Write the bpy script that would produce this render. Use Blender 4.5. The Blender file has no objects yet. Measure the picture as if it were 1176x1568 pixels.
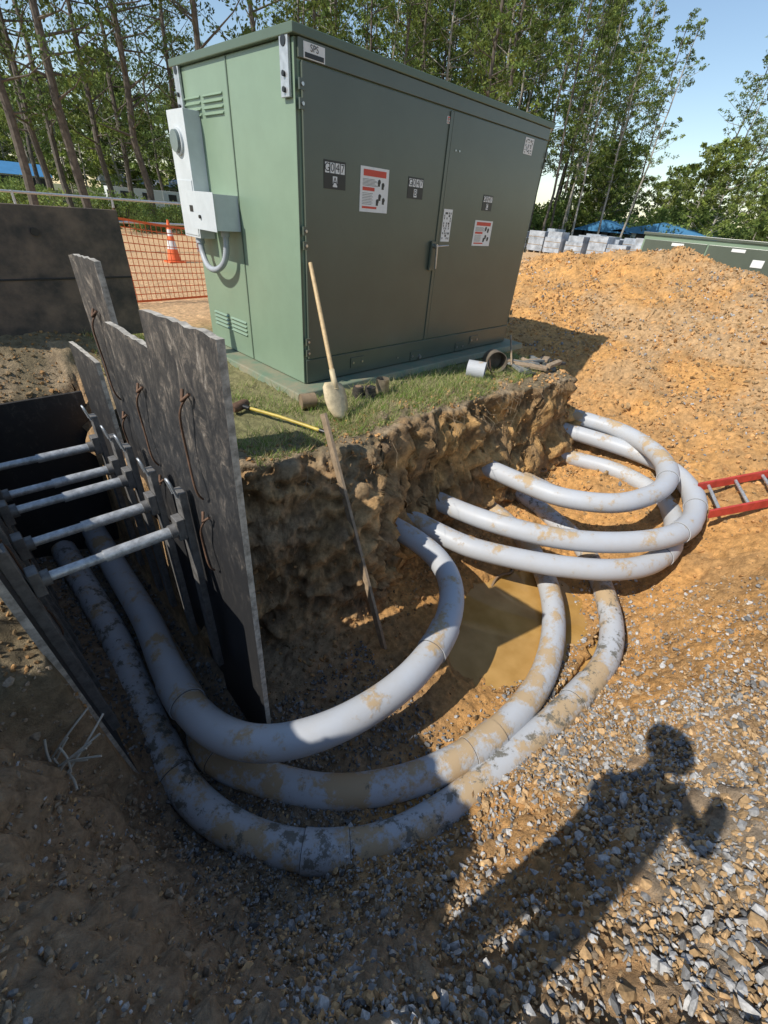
import bpy, math, random
import numpy as np
from mathutils import Vector, Matrix
random.seed(7); RS=np.random.RandomState(7)
S=bpy.context.scene
COL=S.collection
# ---------------------------------------------------------------- noise
_perm=np.random.RandomState(3).permutation(256)
_perm=np.concatenate([_perm,_perm,_perm])
def vnoise(x,y,z=None):
    x=np.asarray(x,float); y=np.asarray(y,float)
    z=np.zeros_like(x) if z is None else np.asarray(z,float)
    xi=np.floor(x).astype(int);yi=np.floor(y).astype(int);zi=np.floor(z).astype(int)
    fx=x-xi;fy=y-yi;fz=z-zi
    fx=fx*fx*(3-2*fx);fy=fy*fy*(3-2*fy);fz=fz*fz*(3-2*fz)
    def h(a,b,c): return _perm[_perm[_perm[a&255]+(b&255)]+(c&255)]/127.5-1
    r=0
    for dx in(0,1):
        for dy in(0,1):
            for dz in(0,1):
                w=(fx if dx else 1-fx)*(fy if dy else 1-fy)*(fz if dz else 1-fz)
                r=r+w*h(xi+dx,yi+dy,zi+dz)
    return r
def fbm(x,y,z=None,o=4,g=.5):
    r=0;a=1;f=1
    for i in range(o):
        r=r+a*vnoise(x*f+i*17.3,y*f+i*9.1,None if z is None else z*f+i*5.7); a*=g; f*=2.07
    return r
def sstep(a,b,x):
    t=np.clip((x-a)/(b-a),0,1);return t*t*(3-2*t)
# ---------------------------------------------------------------- materials
def nt(name):
    m=bpy.data.materials.new(name);m.use_nodes=True
    t=m.node_tree;b=t.nodes['Principled BSDF'];return m,t,b
def N(t,ty,**kw):
    n=t.nodes.new(ty)
    for k,v in kw.items():
        if k.startswith('i_'):
            n.inputs[k[2:].replace('_',' ')].default_value=v
        else: setattr(n,k,v)
    return n
def L(t,a,b): t.links.new(a,b)
def mat(name,c,rough=.5,metal=0,var=.25,scale=8,c2=None,bump=0,bscale=60,thr=None,spec=.5):
    m,t,b=nt(name)
    tc=N(t,'ShaderNodeTexCoord');no=N(t,'ShaderNodeTexNoise',i_Scale=scale,i_Detail=5.,i_Roughness=.65)
    L(t,tc.outputs['Object'],no.inputs['Vector'])
    r=N(t,'ShaderNodeValToRGB');L(t,no.outputs['Fac'],r.inputs['Fac'])
    c2=c2 or tuple(x*(1-var) for x in c)
    lo,hi=thr or (.35,.65)
    r.color_ramp.elements[0].position=lo;r.color_ramp.elements[1].position=hi
    r.color_ramp.elements[0].color=(*c2,1);r.color_ramp.elements[1].color=(*c,1)
    L(t,r.outputs[0],b.inputs['Base Color'])
    b.inputs['Roughness'].default_value=rough;b.inputs['Metallic'].default_value=metal
    b.inputs['Specular IOR Level'].default_value=spec
    if bump:
        n2=N(t,'ShaderNodeTexNoise',i_Scale=float(bscale),i_Detail=4.);L(t,tc.outputs['Object'],n2.inputs['Vector'])
        bp=N(t,'ShaderNodeBump',i_Strength=bump,i_Distance=.01);L(t,n2.outputs['Fac'],bp.inputs['Height']);L(t,bp.outputs[0],b.inputs['Normal'])
    return m
def attrmat(name,rough=.9,nscale=40,amt=.5,bump=.5,trans=0,bscale=None,peb=False,det=4.):
    m,t,b=nt(name)
    a=N(t,'ShaderNodeAttribute',attribute_name='Col')
    out=a.outputs['Color']
    if amt:
        tc=N(t,'ShaderNodeTexCoord')
        no=N(t,'ShaderNodeTexNoise',i_Scale=float(nscale),i_Detail=det,i_Roughness=.7);L(t,tc.outputs['Object'],no.inputs['Vector'])
        mr=N(t,'ShaderNodeMapRange');mr.inputs['From Min'].default_value=.3;mr.inputs['From Max'].default_value=.7
        mr.inputs['To Min'].default_value=1-amt;mr.inputs['To Max'].default_value=1+amt;L(t,no.outputs['Fac'],mr.inputs['Value'])
        mx=N(t,'ShaderNodeVectorMath',operation='MULTIPLY');L(t,a.outputs['Color'],mx.inputs[0]);L(t,mr.outputs[0],mx.inputs[1])
        out=mx.outputs[0]
    L(t,out,b.inputs['Base Color']);b.inputs['Roughness'].default_value=rough;b.inputs['Specular IOR Level'].default_value=.25
    if bump:
        n2=N(t,'ShaderNodeTexNoise',i_Scale=float(bscale or nscale*2),i_Detail=det+1,i_Roughness=.75);L(t,tc.outputs['Object'],n2.inputs['Vector'])
        bp=N(t,'ShaderNodeBump',i_Strength=bump,i_Distance=.025);L(t,n2.outputs['Fac'],bp.inputs['Height']);L(t,bp.outputs[0],b.inputs['Normal'])
    if trans:
        tr=N(t,'ShaderNodeBsdfTranslucent');L(t,out,tr.inputs['Color']);ms=N(t,'ShaderNodeMixShader');ms.inputs[0].default_value=trans
        L(t,b.outputs[0],ms.inputs[1]);L(t,tr.outputs[0],ms.inputs[2]);L(t,ms.outputs[0],t.nodes['Material Output'].inputs['Surface'])
    return m
# ---------------------------------------------------------------- mesh builder
class MB:
    def __init__(s): s.v=[];s.f=[];s.m=[];s.sm=[]
    def add(s,vs,fs,m=0,smooth=False):
        o=len(s.v);s.v+= [tuple(v) for v in vs];s.f+=[tuple(i+o for i in f) for f in fs];s.m+=[m]*len(fs);s.sm+=[smooth]*len(fs)
    def box(s,a,b,m=0,M=None):
        x0,y0,z0=a;x1,y1,z1=b
        vs=[(x0,y0,z0),(x1,y0,z0),(x1,y1,z0),(x0,y1,z0),(x0,y0,z1),(x1,y0,z1),(x1,y1,z1),(x0,y1,z1)]
        if M is not None: vs=[M@Vector(v) for v in vs]
        s.add(vs,[(0,3,2,1),(4,5,6,7),(0,1,5,4),(1,2,6,5),(2,3,7,6),(3,0,4,7)],m)
    def tube(s,pts,r,n=12,m=0,caps=True,ref=None):
        P=[Vector(p) for p in pts];k=len(P)
        rr=r if hasattr(r,'__len__') else [r]*k
        T=[(P[min(i+1,k-1)]-P[max(i-1,0)]).normalized() for i in range(k)]
        u=T[0].cross(Vector((0,0,1)))
        if u.length<.1:u=T[0].cross(Vector((1,0,0)))
        u.normalize();vs=[]
        for i in range(k):
            u=(u-T[i]*u.dot(T[i])).normalized();w=T[i].cross(u)
            for j in range(n):
                a=2*math.pi*j/n;vs.append(P[i]+(u*math.cos(a)+w*math.sin(a))*rr[i])
        fs=[(i*n+j,i*n+(j+1)%n,(i+1)*n+(j+1)%n,(i+1)*n+j) for i in range(k-1) for j in range(n)]
        s.add(vs,fs,m,True)
        if caps: s.add(vs[:n],[tuple(range(n))[::-1]],m);s.add(vs[-n:],[tuple(range(n))],m)
    def obj(s,name,mats,parent=None,bevel=0,loc=None):
        me=bpy.data.meshes.new(name);me.from_pydata(s.v,[],s.f);me.polygons.foreach_set('material_index',s.m);me.polygons.foreach_set('use_smooth',s.sm)
        for m in mats: me.materials.append(m)
        me.update();o=bpy.data.objects.new(name,me);COL.objects.link(o)
        if parent:o.parent=parent
        if bevel:
            b=o.modifiers.new('b','BEVEL');b.width=bevel;b.segments=2;b.limit_method='ANGLE';b.angle_limit=math.radians(50)
        return o
def empty(name,loc=(0,0,0)):
    e=bpy.data.objects.new(name,None);COL.objects.link(e);e.location=loc;return e
def npmesh(name,V,F,mats,col=None,smooth=False,parent=None):
    me=bpy.data.meshes.new(name);nv=len(V);nf=len(F);k=F.shape[1]
    me.vertices.add(nv);me.vertices.foreach_set('co',np.asarray(V,np.float32).ravel())
    me.loops.add(nf*k);me.loops.foreach_set('vertex_index',F.astype(np.int32).ravel())
    me.polygons.add(nf);me.polygons.foreach_set('loop_start',np.arange(0,nf*k,k,dtype=np.int32));me.polygons.foreach_set('loop_total',np.full(nf,k,np.int32))
    me.polygons.foreach_set('use_smooth',np.full(nf,smooth))
    if col is not None:
        a=me.color_attributes.new('Col','FLOAT_COLOR','POINT');a.data.foreach_set('color',np.concatenate([col,np.ones((nv,1))],1).astype(np.float32).ravel())
    for m in mats: me.materials.append(m)
    me.update(calc_edges=True);me.validate()
    o=bpy.data.objects.new(name,me);COL.objects.link(o)
    if parent:o.parent=parent
    return o
def spline(P,step=.03):
    P=[Vector(p) for p in P];out=[]
    Q=[P[0]*2-P[1]]+P+[P[-1]*2-P[-2]]
    for i in range(1,len(Q)-2):
        a,b,c,d=Q[i-1:i+3];n=max(2,int((c-b).length/step))
        for k in range(n):
            t=k/n;out.append(.5*((2*b)+(c-a)*t+(2*a-5*b+4*c-d)*t*t+(3*b-a-3*c+d)*t**3))
    out.append(P[-1]);
    for _ in range(6): out=[out[0]]+[(out[i-1]+out[i]*2+out[i+1])/4 for i in range(1,len(out)-1)]+[out[-1]]
    return out
# ---------------------------------------------------------------- terrain height
CP=np.array([
(1.0,1.6,-1.42),(1.5,1.3,-1.44),(.9,1.9,-1.35),(1.6,1.72,-1.3),(2.5,1.05,-1.56),(3,1,-1.6),(3.25,.62,-1.57),(2.75,.62,-1.57),(3.0,1.35,-1.54),(2.2,1.5,-1.38),(3.7,1.3,-1.42),(4.2,1.2,-1.38),(4.5,1.6,-1.35),(4.8,1.1,-1.3),(2,.75,-1.46),(1.9,1.15,-1.43),(1,.9,-1.46),(.5,1.1,-1.46),(.2,1.4,-1.48),(.3,1.0,-1.46),(.25,.85,-1.42),
(.3,2,-1.5),(.3,3,-1.5),(.3,4,-1.5),(.55,.75,-1.48),(.6,.53,-1.40),(1.2,.5,-1.47),(1.2,.22,-1.36),(1.9,.36,-1.46),(1.9,.1,-1.33),(2.5,.02,-1.36),(2.6,.35,-1.52),(3.5,.1,-1.46),(3.3,-.12,-1.32),(3.9,.4,-1.46),(3.0,.0,-1.40),
(.7,.28,-1.25),(1.1,.0,-1.08),(1.6,-.08,-1.06),(2.3,-.2,-1.08),(3.0,-.4,-.95),
(.5,.05,-.82),(1,-.33,-.62),(1.6,-.45,-.6),(2.2,-.6,-.55),(3.2,-.7,-.55),(.22,.0,-.34),(.3,-.25,-.25),(.9,-.7,-.2),(1.5,-1,-.12),(2.5,-1.2,-.1),(0,-.3,0),(-.2,.0,-.03),(-.4,-.4,0),
(-.15,.35,-.25),(0,.4,-.7),(.12,.62,-1.25),(0,.75,-1.15),(-.3,.45,-.05),(-.1,1.4,-1.25),(-.12,1.1,-1.1),(-.25,1.2,-.6),(-.32,1.32,-.25),(-.25,.8,-.4),(-.45,1.1,-.02),(-.5,.7,.02),(-.6,1.6,.12),(-.8,.3,.05),(-1.2,1.2,.2),(-1.5,-1,0),
(4.2,.0,-1.18),(4.6,-.2,-.88),(5.3,.2,-.86),(4.9,.5,-1.12),(5.3,1,-1.12),(5.3,1.6,-1.15),(6,1.1,-.82),(6.0,1.8,-.9),(6.8,1.4,-.5),(5.9,-.2,-.62),(6.5,-.7,-.35),(5,-.7,-.5),(4,-.8,-.42),(6.2,2.6,-.75),(6.3,3.6,-.6),(7,3,-.5),(7.5,2,-.25),(8,2.8,-.1),(8,1,-.05),(8,-.3,.05),(8,-1.5,.2),(6,-1.6,-.1),(4,-1.6,-.1),(9,5,.15),(7.5,5.5,.0),
(10,3,.7),(11.3,3.3,1.2),(11.6,1.3,1.0),(11.5,-1,.95),(11.6,5,1.0),(11.7,7,.6),(13.3,3,.5),(13.3,6,.2),(13.6,8,0),(10,8,.1),(12,9.5,0),(14.3,2,0),(14.3,-3,0),(9.2,-2,.35),(11,-4,.6),(3,-3,0),(-3,-3,0),(-3,3,0),(-3,0,.1)])
def tps_fit(c):
    n=len(c);d=np.hypot(c[:,None,0]-c[None,:,0],c[:,None,1]-c[None,:,1]);K=np.where(d>0,d*d*np.log(d+1e-9),0)+np.eye(n)*.002
    P=np.c_[np.ones(n),c[:,:2]];A=np.block([[K,P],[P.T,np.zeros((3,3))]]);return np.linalg.solve(A,np.r_[c[:,2],0,0,0])
_w=tps_fit(CP)
def tps(x,y):
    r=_w[-3]+_w[-2]*x+_w[-1]*y
    for i,c in enumerate(CP):
        d2=(x-c[0])**2+(y-c[1])**2+1e-12;r=r+_w[i]*.5*d2*np.log(d2)
    return r
TOP=[(-.1,1.55),(-.1,4.4),(.68,4.4),(.68,2.35),(1.3,2.2),(1.9,2.0),(2.25,2.02),(2.5,2.2),(3.6,2.22),(4.6,2.17),(5.4,1.95),(5.8,2.05),(5.85,3.4),(6.3,4.6),(8,7),(14,9),(300,9),(300,300),(-300,300),(-300,1.55)]
def sdist(x,y):
    d=np.full(x.shape,1e9);ins=np.zeros(x.shape,bool);n=len(TOP)
    for i in range(n):
        ax,ay=TOP[i];bx,by=TOP[(i+1)%n]
        t=np.clip(((x-ax)*(bx-ax)+(y-ay)*(by-ay))/((bx-ax)**2+(by-ay)**2),0,1)
        d=np.minimum(d,np.hypot(x-ax-t*(bx-ax),y-ay-t*(by-ay)))
        c=((ay>y)!=(by>y));
        with np.errstate(all='ignore'): c&=(x<(bx-ax)*(y-ay)/((by-ay) if by!=ay else 1e-9)+ax)
        ins^=c
    return np.where(ins,d,-d)
def height(x,y):
    x=np.asarray(x,float);y=np.asarray(y,float)
    rr=np.hypot((x-5)/1.25,y-2)
    near=1-sstep(8.5,11,rr)
    hp=np.where(near>0,tps(x,y),0)*near
    wob=.12*fbm(x*1.5,y*1.5,o=3)*sstep(.7,1.6,x)
    s=sdist(x,y)+wob
    w=np.where(x>2.3,.13,.13+.16*sstep(.6,1.,x)*(1-sstep(1.9,2.6,x)))
    w=np.where(x<.7,.04,w)
    m=sstep(-w,w,s)
    ht=.02*fbm(x*.7,y*.7,o=3)-.06*(1-sstep(0,.35,s))
    ht=ht+.42*np.exp(-(((x-.5)/1.3)**2+((y-5.1)/.5)**2))*(s>0)
    far=sstep(14,40,rr)
    h=hp*(1-m)+ht*m
    rough=(1-m)*near*np.where((x>-.05)&(x<.66)&(y>1.6),0,1)
    pil=sstep(8.5,10,x)*near
    h=h+rough*(.045*fbm(x*3,y*3,o=4)+.022*np.abs(fbm(x*9,y*9,o=4)))+pil*.09*fbm(x*1.7,y*1.7,o=4)
    h=h+.012*fbm(x*9,y*9,o=3)*m*near
    h=h+(x<-.1)*np.where(x<-.1,.07*fbm(x*2.6,y*2.6,o=4)*sstep(.1,.3,-x)*sstep(1.2,1.6,y)*(y<8),0)
    h=h+1.5*np.exp(-(((x+1.65)/.55)**2+((y-1.4)/1.3)**4))  # added out-of-view soil heap, sized to cast shade on the left bank
    e=np.sqrt(((x-2.9)/.90)**2+((y-.93)/.56)**2)+.10*fbm(x*3+2,y*3,o=3)
    reg=(x>.75)&(x<5)&(y>.3)&(m<.3)
    fl=-1.62+.165*sstep(.7,1.06,e)+.02*np.abs(fbm(x*6,y*6,o=3))*(e>1)
    h=np.where(reg,np.maximum(h,fl),h)
    h=np.where(reg&(e<1),np.minimum(h,fl+.02),h)
    h=h+far*.4*fbm(x*.03,y*.03,o=3)
    return h,m,s
def grad(a,b,s0,g,end):
    out=[a];st=s0
    while out[-1]<end: out.append(out[-1]+st);st*=g
    return out
xs=np.unique(np.round(np.concatenate([-np.array(grad(1.0,0,.05,1.12,400)),np.arange(-1,3.6,.018),np.arange(3.6,7,.027),np.arange(7,14,.055),np.array(grad(14,0,.1,1.14,420))]),4))
ys=np.unique(np.round(np.concatenate([-np.array(grad(1.2,0,.05,1.25,400)),np.arange(-1.2,1.7,.018),np.arange(1.7,2.6,.010),np.arange(2.6,6,.045),np.arange(6,12,.1),np.array(grad(12,0,.12,1.14,420))]),4))
GX,GY=np.meshgrid(xs,ys);Hh,Mm,Sd=height(GX,GY)
nx,ny=len(xs),len(ys)
gy,gx=np.gradient(Hh,ys,xs);nl=np.sqrt(gx**2+gy**2+1);nrm=np.stack([-gx/nl,-gy/nl,1/nl],-1)
steep=np.clip((1-nrm[...,2])*1.6,0,1)*((GX>.7)|(GY<1.5))
bankw=sstep(1.35,1.6,GY)
rid=1-np.abs(fbm(GX*4.3,GY*4.3,Hh*5.5,o=4,g=.55))*1.6
strata=np.abs(fbm(GX*2,GY*2,Hh*9,o=3))
d3=((.11*fbm(GX*2.4,GY*2.4,Hh*3.4,o=3)+.085*rid-.05*strata)*(.15+.85*bankw)+.036*fbm(GX*14,GY*14,Hh*14,o=4,g=.6))*steep
V=np.stack([GX,GY,Hh],-1)+nrm*d3[...,None]
finez=((GX>-1)&(GX<7)&(GY>-1.2)&(GY<5));V[...,2]+=finez*(.006*fbm(GX*32,GY*32,o=2)+.010*np.abs(fbm(GX*13,GY*13,o=2)))*(1-steep)
Z=V[...,2]
def C(*c): return np.array(c)
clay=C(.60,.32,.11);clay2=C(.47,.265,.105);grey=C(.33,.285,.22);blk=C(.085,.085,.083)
n1=fbm(GX*.9,GY*.9,o=5)*.5+.5;n2=fbm(GX*4,GY*4,Hh*4,o=4)*.5+.5
def mixc(a,b,t): return a*(1-t[...,None])+b*t[...,None]
col=mixc(clay,clay2,sstep(.3,.8,n2))
gr=(1-sstep(-.1,.6,GY-.05*GX+.3*n1-.1))*(1-sstep(1.6,3.4,GX+n1*1.2))
gr=np.clip(gr*1.1,0,1)*(1-.75*sstep(.4,.65,n1))
col=mixc(col,grey,gr*.8)
lf=(1-sstep(.1,1.0,GX))*(1-sstep(1.5,1.8,GY));col=mixc(col,C(.33,.26,.18),lf*.85)
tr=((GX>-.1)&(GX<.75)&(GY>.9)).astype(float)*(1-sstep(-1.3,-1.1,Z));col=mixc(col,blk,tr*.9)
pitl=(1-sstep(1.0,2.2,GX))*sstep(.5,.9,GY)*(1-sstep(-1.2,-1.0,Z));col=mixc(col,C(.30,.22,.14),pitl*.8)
stp=sstep(.3,.65,1-nrm[...,2])*(GY>1.5)*(GX>.6)*(GX<8)
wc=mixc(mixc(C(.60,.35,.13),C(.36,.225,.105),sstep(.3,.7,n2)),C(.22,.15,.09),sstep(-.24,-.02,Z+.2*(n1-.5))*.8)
wc=mixc(wc,C(.38,.26,.155),(1-sstep(1.5,2.6,GX))*.5)
wc=wc*(.7+.55*np.clip(rid,0,1))[...,None]
col=mixc(col,wc,stp)
topm=Mm*(GX<9)*(GY<7)
tc_=mixc(C(.35,.26,.16),C(.22,.17,.10),sstep(.3,.7,n2));gm=sstep(2.5,2.9,GY+.25*(n1-.5))*sstep(.9,1.3,GX)
tc_=mixc(tc_,C(.22,.22,.09),gm*.7)
col=mixc(col,tc_,topm*(1-stp)*(1-sstep(5.6,7.,GY)))
rr=np.hypot(GX-5,GY-2);col=mixc(col,C(.60,.39,.21),sstep(5.6,7.,GY)*(rr<40)*.9)
pg=sstep(6,8,GX)*sstep(.35,.75,1-n1)*(rr<12);col=mixc(col,C(.47,.33,.19),pg*.6)
col=mixc(col,C(.15,.15,.07),sstep(26,36,rr))
wet=np.exp(-(((GX-2.85)/.85)**2+((GY-.95)/.6)**2));col=col*(1-.35*np.clip(wet,0,1)[...,None])
idx=np.arange(nx*ny).reshape(ny,nx)
F=np.stack([idx[:-1,:-1],idx[:-1,1:],idx[1:,1:],idx[1:,:-1]],-1).reshape(-1,4)
M_soil=attrmat('soil',.95,16,.42,1.,bscale=38,det=5.)
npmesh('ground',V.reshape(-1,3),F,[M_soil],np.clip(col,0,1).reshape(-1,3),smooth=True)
def hz(x,y): return float(height(np.array([float(x)]),np.array([float(y)]))[0][0])
# ---------------------------------------------------------------- stones
t_=(1+5**.5)/2
ICO=np.array([(-1,t_,0),(1,t_,0),(-1,-t_,0),(1,-t_,0),(0,-1,t_),(0,1,t_),(0,-1,-t_),(0,1,-t_),(t_,0,-1),(t_,0,1),(-t_,0,-1),(-t_,0,1)])/1.9
ICF=np.array([(0,11,5),(0,5,1),(0,1,7),(0,7,10),(0,10,11),(1,5,9),(5,11,4),(11,10,2),(10,7,6),(7,1,8),(3,9,4),(3,4,2),(3,2,6),(3,6,8),(3,8,9),(4,9,5),(2,4,11),(6,2,10),(8,6,7),(9,8,1)])
def randrot(n):
    q=RS.normal(size=(n,4));q/=np.linalg.norm(q,axis=1)[:,None];w,x,y,z=q.T
    return np.stack([1-2*(y*y+z*z),2*(x*y-z*w),2*(x*z+y*w),2*(x*y+z*w),1-2*(x*x+z*z),2*(y*z-x*w),2*(x*z-y*w),2*(y*z+x*w),1-2*(x*x+y*y)],1).reshape(n,3,3)
def stones(name,P,size,cols,mats,sink=.2):
    n=len(P);B=ICO[None]*(1+.38*RS.uniform(-1,1,(n,12,1)));B=B*np.stack([RS.uniform(.7,1.3,n),RS.uniform(.55,1.,n),RS.uniform(.3,.7,n)],1)[:,None,:]
    B=np.einsum('nij,nkj->nki',randrot(n),B)*size[:,None,None]
    VV=B+P[:,None,:]+np.array([0,0,1])*(size*(.5-sink))[:,None,None]
    FF=(ICF[None]+np.arange(n)[:,None,None]*12).reshape(-1,3)
    npmesh(name,VV.reshape(-1,3),FF,mats,np.repeat(cols,12,0))
M_stone=attrmat('stone',.85,60,.3,0,det=2.)
def scatter(n,x0,x1,y0,y1,dens):
    x=RS.uniform(x0,x1,n);y=RS.uniform(y0,y1,n);k=RS.uniform(0,1,n)<dens(x,y);return x[k],y[k]
xg,yg=scatter(90000,-.1,4.2,-1.4,.75,lambda x,y:np.clip(sstep(.6,.15,y-.1*x+.1*fbm(x*2,y*2,o=2))*(1-.75*sstep(1.9,3.4,x)),0,1)*(.3+.7*sstep(-.5,.25,fbm(x*1.7+5,y*1.7,o=3))))
xh,yh=scatter(22000,2.6,13,-2.5,8,lambda x,y:np.where(y<np.where(x<6,1.2,7),.5,0)*sstep(.0,.4,fbm(x*.9,y*.9+7,o=3)+.25))
xi_,yi_=scatter(11000,-.06,1.6,.5,4.3,lambda x,y:np.where((x<.62)|(y<1.6),1,0)*.7)
xj,yj=scatter(7000,-.6,.5,-.3,1.5,lambda x,y:x*0+.6)
xk,yk=scatter(330,.3,2.6,-1.1,.15,lambda x,y:x*0+.8)
X_=np.r_[xg,xh,xi_,xj,xk];Y_=np.r_[yg,yh,yi_,yj,yk]
hh,_,_=height(X_,Y_);hh+=.012
sz=np.r_[.005+.045*RS.beta(1.0,8,len(xg)),.010+.06*RS.beta(1,8,len(xh)),.007+.022*RS.beta(1,4,len(xi_)),.003+.016*RS.beta(1,4,len(xj)),.018+.035*RS.beta(1,4,len(xk))]
g=RS.uniform(.12,.50,len(X_))[:,None];cs=np.repeat(g,3,1)*np.array([1,.98,.94])
oc=RS.uniform(0,1,len(X_))<np.r_[np.full(len(xg),.52),np.full(len(xh),.5),np.full(len(xi_),.1),np.full(len(xj),.6),np.full(len(xk),.35)]
cs[oc]=(np.array([.46,.30,.15])*RS.uniform(.5,1.2,(oc.sum(),1)))
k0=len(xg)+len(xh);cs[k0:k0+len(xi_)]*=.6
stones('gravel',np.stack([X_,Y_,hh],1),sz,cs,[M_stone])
xc,yc=scatter(26000,.8,13,-.4,9,lambda x,y:.9*np.where(y<1.9+.0*x,1,np.where(x>6,1,0)))
keep=~((xc>1.9)&(xc<3.9)&(yc<1.5)&(yc>.3));xc=xc[keep];yc=yc[keep]
x2,y2=scatter(2500,.7,5.7,1.6,2.7,lambda x,y:x*0+.9);x3,y3=scatter(6000,-.6,.9,-.4,1.6,lambda x,y:x*0+.9);x4,y4=scatter(1500,-.8,-.1,1.5,3.2,lambda x,y:x*0+.9);x5,y5=scatter(1800,-.2,1.6,4.4,5.6,lambda x,y:x*0+.9)
xc=np.r_[xc,x2,x3,x4,x5];yc=np.r_[yc,y2,y3,y4,y5]
hc,_,_=height(xc,yc);hc+=.008;n_=len(xc)
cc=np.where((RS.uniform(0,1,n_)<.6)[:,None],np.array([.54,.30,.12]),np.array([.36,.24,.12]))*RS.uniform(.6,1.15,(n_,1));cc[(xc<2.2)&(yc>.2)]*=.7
cc[(xc<1)&(yc<1.6)]=np.array([.29,.225,.155])*RS.uniform(.7,1.2,(((xc<1)&(yc<1.6)).sum(),1))
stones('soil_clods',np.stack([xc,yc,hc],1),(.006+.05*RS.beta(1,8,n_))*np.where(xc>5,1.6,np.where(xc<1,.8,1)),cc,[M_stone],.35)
# ---------------------------------------------------------------- puddle
mw,t,b=nt('muddy_water');b.inputs['Base Color'].default_value=(.42,.25,.085,1);b.inputs['Roughness'].default_value=.05;b.inputs['IOR'].default_value=1.33
tc=N(t,'ShaderNodeTexCoord');no=N(t,'ShaderNodeTexNoise',i_Scale=3.,i_Detail=4.);L(t,tc.outputs['Object'],no.inputs['Vector']);bp=N(t,'ShaderNodeBump',i_Strength=.08,i_Distance=.01);L(t,no.outputs[0],bp.inputs['Height']);L(t,bp.outputs[0],b.inputs['Normal'])
rp=N(t,'ShaderNodeValToRGB');rp.color_ramp.elements[0].position=.35;rp.color_ramp.elements[0].color=(.34,.19,.05,1);rp.color_ramp.elements[1].position=.65;rp.color_ramp.elements[1].color=(.50,.30,.10,1);L(t,no.outputs[0],rp.inputs[0]);L(t,rp.outputs[0],b.inputs['Base Color'])
m=MB();ring=[(2.9+1.18*math.cos(a),.93+.72*math.sin(a),-1.50) for a in [i*math.pi/24 for i in range(48)]]
m.add(ring,[tuple(range(48))]);m.obj('puddle',[mw])
# ---------------------------------------------------------------- conduits
def pvcmat(name,mud,dk):
    m,t,b=nt(name);tc=N(t,'ShaderNodeTexCoord')
    n1=N(t,'ShaderNodeTexNoise',i_Scale=3.2,i_Detail=8.,i_Roughness=.72);n2=N(t,'ShaderNodeTexNoise',i_Scale=10.,i_Detail=8.,i_Roughness=.75)
    L(t,tc.outputs['Object'],n1.inputs['Vector'])
    mp=N(t,'ShaderNodeMapping');mp.inputs['Location'].default_value=(3,7,1);L(t,tc.outputs['Object'],mp.inputs[0]);L(t,mp.outputs[0],n2.inputs['Vector'])
    ge=N(t,'ShaderNodeNewGeometry');sx=N(t,'ShaderNodeSeparateXYZ');L(t,ge.outputs['Normal'],sx.inputs[0])
    ad=N(t,'ShaderNodeMath',operation='MULTIPLY_ADD');ad.inputs[1].default_value=.05;L(t,sx.outputs['Z'],ad.inputs[0]);L(t,n1.outputs['Fac'],ad.inputs[2])
    def ramp(o,a,bb,hi=1.):
        r=N(t,'ShaderNodeMapRange');r.inputs['From Min'].default_value=a;r.inputs['From Max'].default_value=bb;r.inputs['To Max'].default_value=hi;L(t,o,r.inputs['Value']);return r
    r1=ramp(ad.outputs[0],mud,mud+.07,.92);r2=ramp(n2.outputs['Fac'],dk,dk+.06,.9);r3=ramp(n1.outputs['Fac'],.35,.65,.45)
    d0=N(t,'ShaderNodeMix',data_type='RGBA');d0.inputs['A'].default_value=(.46,.48,.505,1);d0.inputs['B'].default_value=(.42,.39,.34,1);L(t,r3.outputs[0],d0.inputs['Factor'])
    a=N(t,'ShaderNodeMix',data_type='RGBA');a.inputs['B'].default_value=(.45,.32,.175,1);L(t,d0.outputs['Result'],a.inputs['A']);L(t,r1.outputs[0],a.inputs['Factor'])
    c=N(t,'ShaderNodeMix',data_type='RGBA');c.inputs['B'].default_value=(.14,.13,.10,1);L(t,a.outputs['Result'],c.inputs['A']);L(t,r2.outputs[0],c.inputs['Factor'])
    L(t,c.outputs['Result'],b.inputs['Base Color'])
    rr=N(t,'ShaderNodeMapRange');rr.inputs['To Min'].default_value=.48;rr.inputs['To Max'].default_value=.9;L(t,r1.outputs[0],rr.inputs['Value']);L(t,rr.outputs[0],b.inputs['Roughness']);b.inputs['Specular IOR Level'].default_value=.4
    bp=N(t,'ShaderNodeBump',i_Strength=.4,i_Distance=.007);L(t,r1.outputs[0],bp.inputs['Height']);L(t,bp.outputs[0],b.inputs['Normal'])
    return m
PV=pvcmat('pvc_grey',.585,.70);PVm=pvcmat('pvc_grey_muddy',.50,.61);PVd=pvcmat('pvc_grey_dirty',.54,.525)
SEAM=mat('coupling_gap',(.12,.11,.10),.9,0,.3,20)
R=.1
def conduit(pts,mt,sleeves=(),r=R):
    P=spline(pts);m=MB();m.tube(P,r,28)
    n=len(P)
    for fr in sleeves:
        i=int(fr*n);k=4
        seg=P[max(0,i-k):i+k+1];m.tube(seg,r+.009,28)
        for e_ in(0,-1):
            p=seg[e_];q=seg[1 if e_==0 else -2];dd=(p-q).normalized();m.tube([p,p+dd*.004],r+.002,28,1)
    return m.obj('conduit_pipe',[mt,SEAM])
conduit([(.46,4.4,-1.32),(.43,3.5,-1.28),(.40,2.75,-1.22),(.33,2.15,-1.12),(.31,1.74,-1.04),(.37,1.45,-1.02),(.53,1.23,-1.02),(.82,1.06,-1.00),(1.18,.98,-1.00),(1.55,.98,-1.00),(1.95,1.08,-1.00),(2.28,1.28,-1.00),(2.48,1.55,-1.00),(2.53,1.90,-.98),(2.45,2.5,-.95)],PV,(.40,.72))
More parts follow.
